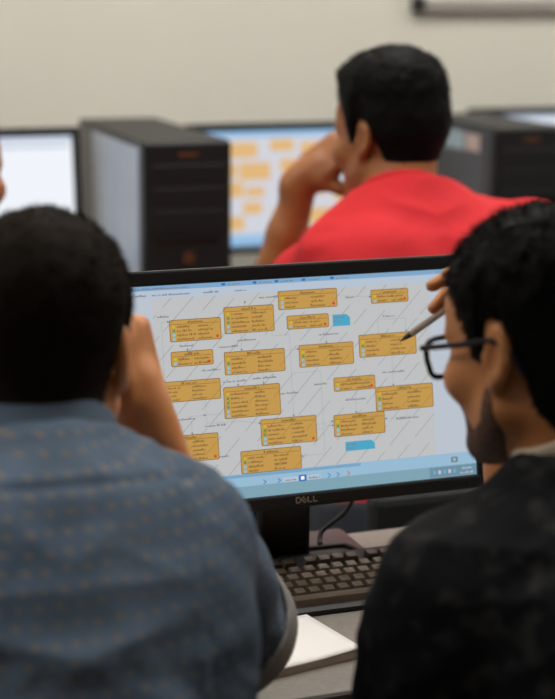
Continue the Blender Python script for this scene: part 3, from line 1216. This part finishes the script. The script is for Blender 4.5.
def person(sp):
    """one seated figure; every joint is a room point"""
    base = np.array((sp['pelvis'][0], sp['pelvis'][1], 0.0))
    root = thing('person', sp['label'], 'person', tuple(base))
    N, SL, SR, PE = [np.array(sp[k], float) for k in ('neck', 'sl', 'sr', 'pelvis')]
    up = nrm(N - PE)
    rt = nrm((SR - SL) - up * float(np.dot(SR - SL, up)))
    fd = np.cross(up, rt)
    H = sp['head']
    sc = sp.get('scale', 1.0)
    hb = sp.get('h', .0036)
    neck_to = N + fd * .035 - up * .02
    TS = [0, .22, .45, .68, .86, .95, 1.0]
    WS = np.array([.168, .155, .158, .172, .150, .105, .07]) * sc
    DS = np.array([.115, .112, .112, .112, .092, .070, .055]) * sc
    FO = np.array([.0, .005, .0, -.008, .010, .022, .030]) * sc
    # ---- skin: head, neck, arms, hands and the trunk under the clothes, one surface
    B = Solid(hb)
    add_head(B, H, neck_to)
    B.loft(PE, N, rt, fd, TS, WS - .016, DS - .016, FO, .03)
    for Sx, side in ((SL, 'l'), (SR, 'r')):
        Ex, Wx = np.array(sp['e' + side], float), np.array(sp['w' + side], float)
        B.cone(N - up * .05 + fd * .01, Sx, .042 * sc, .046 * sc, .04)
        B.chain([Sx, Sx + (Ex - Sx) * .5, Ex], [.046 * sc, .045 * sc, .039 * sc], .02)
        ax = Wx - Ex
        B.chain([Ex, Ex + ax * .28, Ex + ax * .65, Wx], [.039 * sc, .0425 * sc, .034 * sc, .0265 * sc], .015)
        hd = sp['hand' + side]
        add_hand(B, Wx, hd['f'], hd['b'], 1 if side == 'r' else -1, hd['curl'], hd.get('spread', 3), hd.get('thumb', ((.75, .55, -.35), (.45, .85, -.35), (.15, .95, -.3))), sc)
    V, Q = B.mesh(1)
    to_obj('body', V, Q, sp['skin'], root, base)
    # ---- hair
    V, Q, ex = hair_mesh(H, neck_to, *sp['hair'], **sp.get('hairopt', {}))
    to_obj('hair', V, Q, sp['hairmat'], root, base, True, ex)
    # ---- eyes, brows
    for sd in (-1, 1):
        e = Solid(.0012)
        e.ell(H.w(sd * .032, .0875, -.002), np.array((.0115, .0085, .0075)) * H.s, H.A, 0)
        V, Q = e.mesh(0)
        eo = to_obj('eye', V, Q, m_eye, root, base)
        e = Solid(.001)
        e.ell(H.w(sd * .032, .0945, -.003), np.array((.005, .0024, .005)) * H.s, H.A, 0)
        V, Q = e.mesh(0)
        to_obj('iris', V, Q, sp['hairmat'], eo, base)
        e = Solid(.0016)
        e.chain([H.w(sd * .014, .1005, .020), H.w(sd * .032, .0955, .025), H.w(sd * .050, .080, .021)], [.0034, .0036, .0022], .002)
        V, Q = e.mesh(0)
        to_obj('eyebrow', V, Q, sp['hairmat'], root, base)
    # ---- shirt
    G = Solid(sp.get('hs', .0045))
    gr = sp.get('grow', .006)
    G.loft(PE - up * .06, N, rt, fd, TS, WS, DS, FO, .03, gr)
    for sd in (-1, 1):      # shoulder blades
        c = PE + (N - PE) * .70 + rt * sd * .085 * sc - fd * .050 * sc
        G.ell(c, np.array((.068, .052, .10)) * sc, np.stack([rt, fd, up]), .05)
    G.ell(PE + (N - PE) * .52 - fd * .040 * sc, np.array((.13, .062, .20)) * sc, np.stack([rt, fd, up]), .06)
    cuffs = []
    for Sx, side in ((SL, 'l'), (SR, 'r')):
        Ex = np.array(sp['e' + side], float)
        G.cone(N - up * .055 + fd * .012, Sx, (.050 + gr) * sc, (.054 + gr) * sc, .06)
        ax = Ex - Sx
        L = np.linalg.norm(ax)
        ax = ax / L
        te = sp.get('sleeve', .72)
        fl = sp.get('flare', .012)
        end = Sx + ax * L * te
        r0, r1 = (.056 + gr) * sc, (.049 + gr + fl) * sc
        rend = r1
        G.chain([Sx, Sx + ax * L * te * .5, end + ax * .03], [r0, (.054 + gr + fl * .4) * sc, r1], .03)
        lo, hi = np.minimum(end, Ex) - .12, np.maximum(end, Ex) + .12
        box_lo, box_hi = end - .11, end + .11
        # open the sleeve end
        pl, nn = end.copy(), ax.copy()

        def cut(X, Y, Z, pl=pl, nn=nn, r=rend + .03):
            s_ = (X - pl[0]) * nn[0] + (Y - pl[1]) * nn[1] + (Z - pl[2]) * nn[2]
            qx, qy, qz = X - pl[0] - s_ * nn[0], Y - pl[1] - s_ * nn[1], Z - pl[2] - s_ * nn[2]
            rad = np.sqrt(qx * qx + qy * qy + qz * qz) - r
            return np.maximum(-s_, np.maximum(rad, s_ - .10))
        G.add(cut, box_lo, box_hi, .004, 's')
        G.cone(end - ax * .03, end + ax * .06, rend - .009, rend - .006, .004, 's')
        cuffs.append((end, ax, rend))
    nk_ax = nrm(H.w(0, -.03, -.05) - neck_to)
    nr = sp.get('neck_r', .066)
    G.cone(neck_to + nk_ax * sp.get('neck_cut', .03), neck_to + nk_ax * .2, nr, nr + .02, .008, 's')
    V, Q = G.mesh(2)
    Nn = vnormals(V, Q)
    V = V + Nn * sp['folds'](V, (PE, N, SL, SR, rt, fd, up))[:, None]
    shirt = to_obj('shirt', V, Q, sp['shirt'], root, base)
    # ---- cuffs and collar are pieces sewn to the shirt
    if sp.get('cuff'):
        for end, ax, r in cuffs:
            K = Solid(.003)
            K.cone(end - ax * .022, end + ax * .012, r + .004, r + .006, 0)
            K.plane(end + ax * .012, ax, .003)
            K.plane(end - ax * .026, -ax, .003)
            K.cone(end - ax * .08, end + ax * .08, r - .003, r - .001, .002, 's')
            V, Q = K.mesh(1)
            to_obj('cuff', V, Q, sp['cuff'], shirt, base)
    if sp.get('collar'):
        cm, ch, cf, off = sp['collar']
        K = Solid(.003)
        a = neck_to + nk_ax * off
        K.cone(a, a + nk_ax * (ch + .03), nr + .006 + cf, nr + .005, 0)
        K.plane(a + nk_ax * ch - fd * .03, nrm(nk_ax + fd * .25), .004)
        K.plane(a, -nk_ax - fd * .1, .004)
        K.cone(a - nk_ax * .1, a + nk_ax * .2, nr - .0015, nr - .001, .002, 's')
        V, Q = K.mesh(1)
        to_obj('collar', V, Q, cm, shirt, base)
    # ---- trousers and shoes
    Tz = Solid(.008)
    Tz.loft(PE - up * .10, PE + up * .07, rt, fd, [0, 1], [.185 * sc, .176 * sc], [.135 * sc, .126 * sc], [.01, 0], .03)
    fy = nrm(np.array((fd[0], fd[1], 0)))
    for sd, side in ((-1, 'l'), (1, 'r')):
        hip = PE + rt * sd * .088 - np.array((0, 0, .02)) + fy * .03
        knee = np.array((PE[0], PE[1], 0)) + rt * sd * sp.get('knees', .13) + fy * sp.get('thigh', .43) + np.array((0, 0, .505))
        ank = knee * np.array((1, 1, 0)) + fy * .03 + np.array((0, 0, .11))
        Tz.chain([hip, hip + (knee - hip) * .5, knee], [.085, .075, .060], .04)
        Tz.chain([knee, knee + (ank - knee) * .4, ank], [.060, .056, .045], .03)
        Sh = Solid(.006)
        A3 = np.stack([np.cross(fy, (0, 0, 1)), fy, np.array((0, 0, 1.0))])
        Sh.ell(ank * np.array((1, 1, 0)) + fy * .055 + np.array((0, 0, .035)), (.045, .125, .055), A3, 0)
        Sh.cone(ank - np.array((0, 0, .05)), ank - np.array((0, 0, .01)), .045, .042, .04)
        Sh.plane((0, 0, 0.0), (0, 0, -1), .006)
        V, Q = Sh.mesh(1)
        to_obj('shoe', V, Q, m_rubber, root, base)
    V, Q = Tz.mesh(2)
    to_obj('trousers', V, Q, sp['trousers'], root, base)
    return root, base


def folds_soft(amp, seed, stretch=None):
    def fn(V, J):
        PE, N, SL, SR, rt, fd, up = J
        q = V - PE
        x, y, z = q @ rt, q @ fd, q @ up
        sx = np.abs(x)
        # drag folds running from the armpits up towards the shoulders and across the back
        P1 = np.stack([(sx + z * .55) * 9 + seed, (z - sx * .3) * 22, y * 9], 1)
        P2 = np.stack([x * 14 + seed * 3, z * 34 + sx * 20, y * 14], 1)
        n1 = 1 - np.abs(vnoise(P1))
        n2 = 1 - np.abs(vnoise(P2))
        d = amp * (1.1 * (n1 - .55) + .55 * (n2 - .55) + .8 * vnoise(q * 7 + seed))
        return d
    return fn


def folds_denim(V, J):
    PE, N, SL, SR, rt, fd, up = J
    d = folds_soft(.0048, 2.0)(V, J)
    q = V - PE
    L = np.linalg.norm(N - PE)
    x, y, z = q @ rt, q @ fd, q @ up
    hw = abs(float((SR - PE) @ rt))
    back = (y < .03)
    d = d - .0014 * np.exp(-((z - L * .925 + .02 * np.abs(x)) / .004) ** 2) * back                 # yoke seam across the back
    d = d + .0010 * np.exp(-((z - L * .925 - .008 + .02 * np.abs(x)) / .005) ** 2) * back
    sh = np.abs(x) - hw * .93
    d = d - .0016 * np.exp(-(sh / .004) ** 2) * (z > L * .5) + .002 * np.exp(-((sh + .009) / .005) ** 2) * (z > L * .5)
    for sd in (-1, 1):                                                                          # pulled folds from each armpit
        for k, (a, w_) in enumerate(((.15, .011), (.42, .013), (.75, .012), (1.1, .014))):
            px, pz = sd * x - hw * .80, z - L * .52
            u = -px * math.cos(a) + pz * math.sin(a)
            v = px * math.sin(a) + pz * math.cos(a)
            m = np.exp(-((v - .012 * np.sin(u * 25 + k)) / w_) ** 2) * np.clip(u / .03, 0, 1) * np.clip((.135 - u) / .09, 0, 1)
            d = d + .0045 * m * back
    return d


CURL_REST = [(18, 25, 15), (20, 28, 16), (22, 30, 18), (24, 32, 20)]
CURL_FIST = [(70, 95, 55), (75, 98, 55), (78, 98, 55), (80, 98, 55)]
CURL_HALF = [(38, 52, 28), (42, 56, 30), (48, 60, 32), (54, 62, 34)]
CURL_PEN = [(52, 34, 14), (60, 36, 16), (68, 40, 20), (72, 50, 26)]

# ---- cloth materials
def denim():
    m = mat('flecked_denim', (0.072, 0.110, 0.165), 0.85, spec=0.25, noise=(9, (0.118, 0.165, 0.235), .3, .7), bump=(420, .35, .0012))
    nt = m.node_tree
    b = nt.nodes['Principled BSDF']
    tc = nt.nodes.new('ShaderNodeTexCoord')
    sx = nt.nodes.new('ShaderNodeSeparateXYZ')
    nz = nt.nodes.new('ShaderNodeTexNoise')
    nz.inputs['Scale'].default_value = 26
    nt.links.new(tc.outputs['Object'], nz.inputs['Vector'])
    va = nt.nodes.new('ShaderNodeVectorMath')
    va.operation = 'SCALE'
    va.inputs['Scale'].default_value = 0.009
    nt.links.new(nz.outputs['Color'], va.inputs[0])
    vb = nt.nodes.new('ShaderNodeVectorMath')
    nt.links.new(tc.outputs['Object'], vb.inputs[0])
    nt.links.new(va.outputs[0], vb.inputs[1])
    nt.links.new(vb.outputs[0], sx.inputs[0])

    def math_(op, a, b_=None):
        n = nt.nodes.new('ShaderNodeMath')
        n.operation = op
        for i, v in enumerate((a, b_)):
            if v is None:
                continue
            if isinstance(v, (int, float)):
                n.inputs[i].default_value = v
            else:
                nt.links.new(v, n.inputs[i])
        return n.outputs[0]
    rowf = math_('DIVIDE', sx.outputs[2], 0.0128)
    row = math_('FLOOR', rowf)
    fz = math_('SUBTRACT', math_('FRACT', rowf), .5)
    colf = math_('ADD', math_('DIVIDE', math_('ADD', sx.outputs[0], math_('MULTIPLY', sx.outputs[1], .5)), 0.0175), math_('MULTIPLY', row, .5))
    fx = math_('SUBTRACT', math_('FRACT', colf), .5)
    # slanted short dash
    fx2 = math_('ADD', fx, math_('MULTIPLY', fz, .35))
    d = math_('ADD', math_('POWER', math_('DIVIDE', fx2, .17), 2.0), math_('POWER', math_('DIVIDE', fz, .15), 2.0))
    on = math_('LESS_THAN', d, 1.0)
    old = b.inputs['Base Color'].links[0].from_socket
    mx = nt.nodes.new('ShaderNodeMix')
    mx.data_type = 'RGBA'
    mx.inputs[7].default_value = (0.27, 0.205, 0.15, 1)
    nt.links.new(math_('MULTIPLY', on, .8), mx.inputs[0])
    nt.links.new(old, mx.inputs[6])
    nt.links.new(mx.outputs[2], b.inputs['Base Color'])
    return m


m_denim = denim()
m_denim2 = mat('plain_denim', (0.07, 0.105, 0.15), 0.85, spec=0.25, noise=(9, (0.11, 0.15, 0.21), .3, .7), bump=(420, .35, .0012))
m_cuff = mat('pale_cuff_lining', (0.30, 0.29, 0.28), 0.85, bump=(420, .3, .001))
m_blackshirt = mat('black_mottled_jersey', (0.0045, 0.005, 0.007), 0.85, spec=0.15, noise=(38, (0.024, 0.024, 0.023), .52, .66), bump=(300, .3, .001))
m_red = mat('red_cotton', (0.62, 0.022, 0.030), 0.8, spec=0.25, noise=(6, (0.56, 0.018, 0.025), .35, .65), bump=(260, .2, .001))
m_greyshirt = mat('grey_cotton', (0.20, 0.20, 0.21), 0.85, bump=(260, .2, .001))
m_tee = mat('cream_cotton', (0.50, 0.42, 0.33), 0.85)
m_trouser = mat('dark_trouser_cloth', (0.02, 0.024, 0.035), 0.85, bump=(300, .2, .001))
m_hairA = mat('dark_brown_hair', (0.013, 0.0082, 0.0052), 0.7, spec=0.06)
m_hairB = mat('black_hair', (0.0034, 0.0029, 0.0026), 0.6, spec=0.10)
skA = skin_mat('warm_brown_skin', (0.66, 0.275, 0.105), (0.58, 0.225, 0.08))
skB = skin_mat('brown_skin', (0.50, 0.205, 0.075), (0.42, 0.165, 0.06))
skC = skin_mat('deep_brown_skin', (0.37, 0.145, 0.050), (0.31, 0.115, 0.040))

# ---- the person in the flecked denim shirt
hA = Head(at(42, 352, 1.50), head_frame(24, 6, 2), 1.0)
nA = at(42, 445, 1.43)
srA = at(170, 537, 1.49)
slA = nA * 2 - srA + np.array((0, 0.0, -2 * (nA[2] - srA[2])))
peA = np.array((nA[0] - .01, nA[1] - .16, .555))
elA = slA + np.array((-.05, .20, -.23))
person(dict(label='person with cropped dark hair in a flecked blue denim shirt, cheek on fist', head=hA, neck=nA, sl=slA, sr=srA, pelvis=peA,
            er=at(228, 640, 1.70), wr=at(143, 411, 1.635), el=np.array((elA[0], elA[1], .76)), wl=np.array((elA[0] + .10, elA[1] + .22, .745)),
            handr=dict(f=cv(-.20, .97, -.02), b=cv(.85, .10, -.35), curl=CURL_FIST, thumb=((.3, .75, -.5), (0, .8, -.5), (-.3, .6, -.6))),
            handl=dict(f=(.2, .95, -.02), b=(0, 0, 1), curl=CURL_REST),
            skin=skA, hair=(.012, .007, .0036, .007, 26000), hairopt=dict(noise=.0012, nape=-.008), hairmat=m_hairA,
            shirt=m_denim, sleeve=.86, flare=.018, cuff=m_cuff, collar=(m_denim2, .040, .012, .010), folds=folds_denim, grow=.008,
            neck_r=.063, trousers=m_trouser, h=.0036, hs=.0042))

# ---- the person in black with glasses and a pen
azB = 19.9 - 37
AB = head_frame(azB, 12, 0)
earB = at(489, 357, 1.50)
hB = Head(earB + AB[0] * .076, AB, 1.0)
slB = at(456, 588, 1.46)
srB = slB + np.array((.37, .02, .0))
nB = (slB + srB) / 2 + np.array((-.01, .015, .108))
peB = np.array((nB[0], nB[1] - .20, .555))
wrB = at(519, 377, 1.74)
rootB, baseB = person(dict(label='person in a black shirt and dark-rimmed glasses, holding a pen to the screen', head=hB, neck=nB, sl=slB, sr=srB, pelvis=peB,
            el=at(422, 745, 1.52), wl=np.array((peB[0] - .04, peB[1] + .27, .665)), er=at(516, 612, 1.745), wr=wrB,
            handr=dict(f=cv(-.12, .90, .30), b=cv(.80, .30, .35), curl=CURL_PEN, spread=1, thumb=((.5, .7, -.6), (.1, .8, -.7), (-.1, .6, -.8))),
            handl=dict(f=(.5, .85, -.05), b=(0, 0, 1), curl=CURL_REST),
            skin=skB, hair=(.014, .007, .0036, .011, 30000), hairopt=dict(noise=.003, quiff=.0, nape=-.004), hairmat=m_hairB,
            shirt=m_blackshirt, sleeve=.80, flare=.012, collar=(m_tee, .024, .004, .036), folds=folds_soft(.0075, 7.0), grow=.008,
            neck_r=.064, trousers=m_trouser, h=.0036, hs=.0045))

# stubble on the jaw
K = Solid(.0026)
add_head(K, hB, nB, ears=False)
K.p = [q for q in K.p[:-2]]


def jaw_region(X, Y, Z):
    px, py, pz = X - hB.o[0], Y - hB.o[1], Z - hB.o[2]
    l = [px * AB[i][0] + py * AB[i][1] + pz * AB[i][2] for i in range(3)]
    line = np.interp(l[1], [-.02, .01, .03, .05, .08, .12], [.0, -.015, -.060, -.072, -.046, -.046])
    return np.maximum(l[2] - line, .004 - l[1])


K.add(jaw_region, hB.o - .2, hB.o + .2, .004, 'i')
Vs, Qs = K.mesh(1)
Vs = Vs + vnormals(Vs, Qs) * .0016
to_obj('beard', Vs, Qs, mat('short_dark_beard', (0.06, 0.026, 0.013), .7, noise=(220, (0.13, .055, .025), .45, .6)), rootB, baseB)

# glasses
gl = bpy.data.objects.new('glasses', None)
C.objects.link(gl)
gl.parent = rootB
gl['label'] = 'dark plastic-rimmed glasses'
m_frame = mat('dark_glasses_plastic', (0.004, 0.0035, 0.008), .55, spec=.25)
loc = lambda p: hB.w(*p) - baseB


def rim_pts(sd, n=28):
    out = []
    for k in range(n):
        a = 2 * math.pi * k / n
        c, s_ = math.cos(a), math.sin(a)
        x = .0265 * math.copysign(abs(c) ** .55, c)
        z = .0195 * math.copysign(abs(s_) ** .55, s_)
        if s_ < 0:
            x *= .92
        xx = sd * (.0355 + x)
        out.append((xx, .1085 - .0045 * ((abs(xx) - .01) / .05) ** 2, -.003 + z))
    return out


for sd in (-1, 1):
    rm = MB()
    rm.tube([loc(p) for p in rim_pts(sd)], .0030, 8, closed=True)
    rm.build('rim', m_frame, gl, True)
    b = bmesh.new()
    a_ = [b.verts.new(loc((p[0], p[1] + .0006, p[2]))) for p in rim_pts(sd)]
    b_ = [b.verts.new(loc((p[0], p[1] - .0008, p[2]))) for p in rim_pts(sd)]
    b.faces.new(a_)
    b.faces.new(b_[::-1])
    for i in range(len(a_)):
        j = (i + 1) % len(a_)
        b.faces.new((a_[i], b_[i], b_[j], a_[j]))
    bmesh.ops.recalc_face_normals(b, faces=b.faces)
    me = bpy.data.meshes.new('lens')
    b.to_mesh(me)
    b.free()
    link('lens', me, m_lens, gl)
    tm = MB()
    tm.tube([loc(p) for p in bez([(sd * .0615, .105, .009), (sd * .0685, .099, .010), (sd * .079, .03, .013), (sd * .0825, -.012, .016),
                                  (sd * .081, -.030, .006), (sd * .078, -.046, -.018)], 8)], .0029, 8, flat=.7)
    tm.build('temple', m_frame, gl, True)
br = MB()
br.tube([loc(p) for p in bez([(-.010, .108, .006), (0, .112, .009), (.010, .108, .006)], 6)], .0024, 8)
br.build('bridge', m_frame, gl, True)

# pen, held up to the screen
p0, p1 = at(400, 341.5, 1.795), at(480, 285, 1.71)
ax = nrm(p1 - p0)
pen = thing('pen', 'slim silver-grey pen pointing at the screen in the raised hand', 'pen', tuple(p0))
Lp = .138
m_pen = mat('silver_pen_barrel', (0.42, 0.38, 0.34), .35, metal=.1)
m_pentip = mat('dark_pen_grip', (0.05, 0.045, 0.045), .5)
q = lambda d: tuple(ax * d)
MB().tube([q(.020), q(.022), q(Lp - .012), q(Lp)], [.0038, .0042, .0044, .0036], 12).build('barrel', m_pen, pen, True)
MB().tube([q(.008), q(.012), q(.020)], [.0020, .0030, .0038], 12).build('grip', m_pentip, pen, True)
MB().tube([q(0), q(.002), q(.008)], [.0005, .0009, .0024], 10).build('tip', mat('brown_pen_tip', (.25, .10, .05), .4, metal=.4), pen, True)

# ---- the person in red by the far desk
azC = 19.9 - 41
AC = head_frame(azC, 4, 0)
hC = Head(at(390, 138, 2.70), AC, .965)
slC = at(344, 266, 2.66)
srC = at(530, 243, 2.80)
nC = at(410, 190, 2.64)
peC = np.array((nC[0] - .02, nC[1] - .16, .575))
person(dict(label='person in a red shirt with black hair, seen from behind, hand at the face', head=hC, neck=nC, sl=slC, sr=srC, pelvis=peC,
            el=at(258, 335, 2.93), wl=at(303, 178, 2.84), er=np.array((srC[0] + .06, srC[1] + .19, .80)), wr=np.array((srC[0] - .03, srC[1] + .43, .745)),
            handl=dict(f=cv(.78, .62, -.05), b=cv(-.42, .50, -.60), curl=CURL_HALF, thumb=((.75, .55, -.35), (.6, .8, -.4), (.3, .9, -.4))),
            handr=dict(f=(-.2, .95, -.02), b=(0, 0, 1), curl=CURL_REST),
            skin=skC, hair=(.036, .012, .0045, .008, 12000), hairopt=dict(noise=.002, nape=.034, tp0=.05), hairmat=m_hairB,
            shirt=m_red, sleeve=.60, flare=.014, collar=(m_red, .022, .006, .012), folds=folds_soft(.005, 4.0), grow=.010,
            neck_r=.066, trousers=m_trouser, h=.0046, hs=.0055, scale=1.03))

# ---- the person at the left edge, nearly out of the picture
hD = Head(at(-53, 176, 2.72), head_frame(48, 4, 0), 1.0)
nD = at(-78, 246, 2.64)
slD, srD = nD + np.array((-.185, -.01, -.085)), nD + np.array((.185, -.01, -.085))
peD = np.array((nD[0], nD[1] - .16, .565))
person(dict(label='person at the left edge, only the side of the head in view', head=hD, neck=nD, sl=slD, sr=srD, pelvis=peD,
            el=np.array((slD[0] - .05, slD[1] + .19, .79)), wl=np.array((slD[0] + .08, slD[1] + .42, .745)), er=np.array((srD[0] + .03, srD[1] + .19, .79)), wr=np.array((srD[0] - .08, srD[1] + .42, .745)),
            handl=dict(f=(.2, .95, -.02), b=(0, 0, 1), curl=CURL_REST), handr=dict(f=(-.2, .95, -.02), b=(0, 0, 1), curl=CURL_REST),
            skin=skC, hair=(.014, .009, .0055, .008, 6000), hairopt=dict(noise=.002), hairmat=m_hairB,
            shirt=m_greyshirt, sleeve=.7, flare=.014, collar=(m_greyshirt, .018, .004, .012), folds=folds_soft(.005, 9.0), grow=.010,
            neck_r=.066, trousers=m_trouser, h=.006, hs=.007))

for lab, pe in (('dark chair under the person in the denim shirt', peA), ('dark chair under the person in the black shirt', peB),
                ('dark chair behind the person in red, glimpsed under the front monitor', peC), ('dark chair under the person at the left edge', peD)):
    chair(lab, pe[0] + (.0 if pe is peC else 0), pe[1] + .03, (0.47, 0.735 if pe is peC else .665))
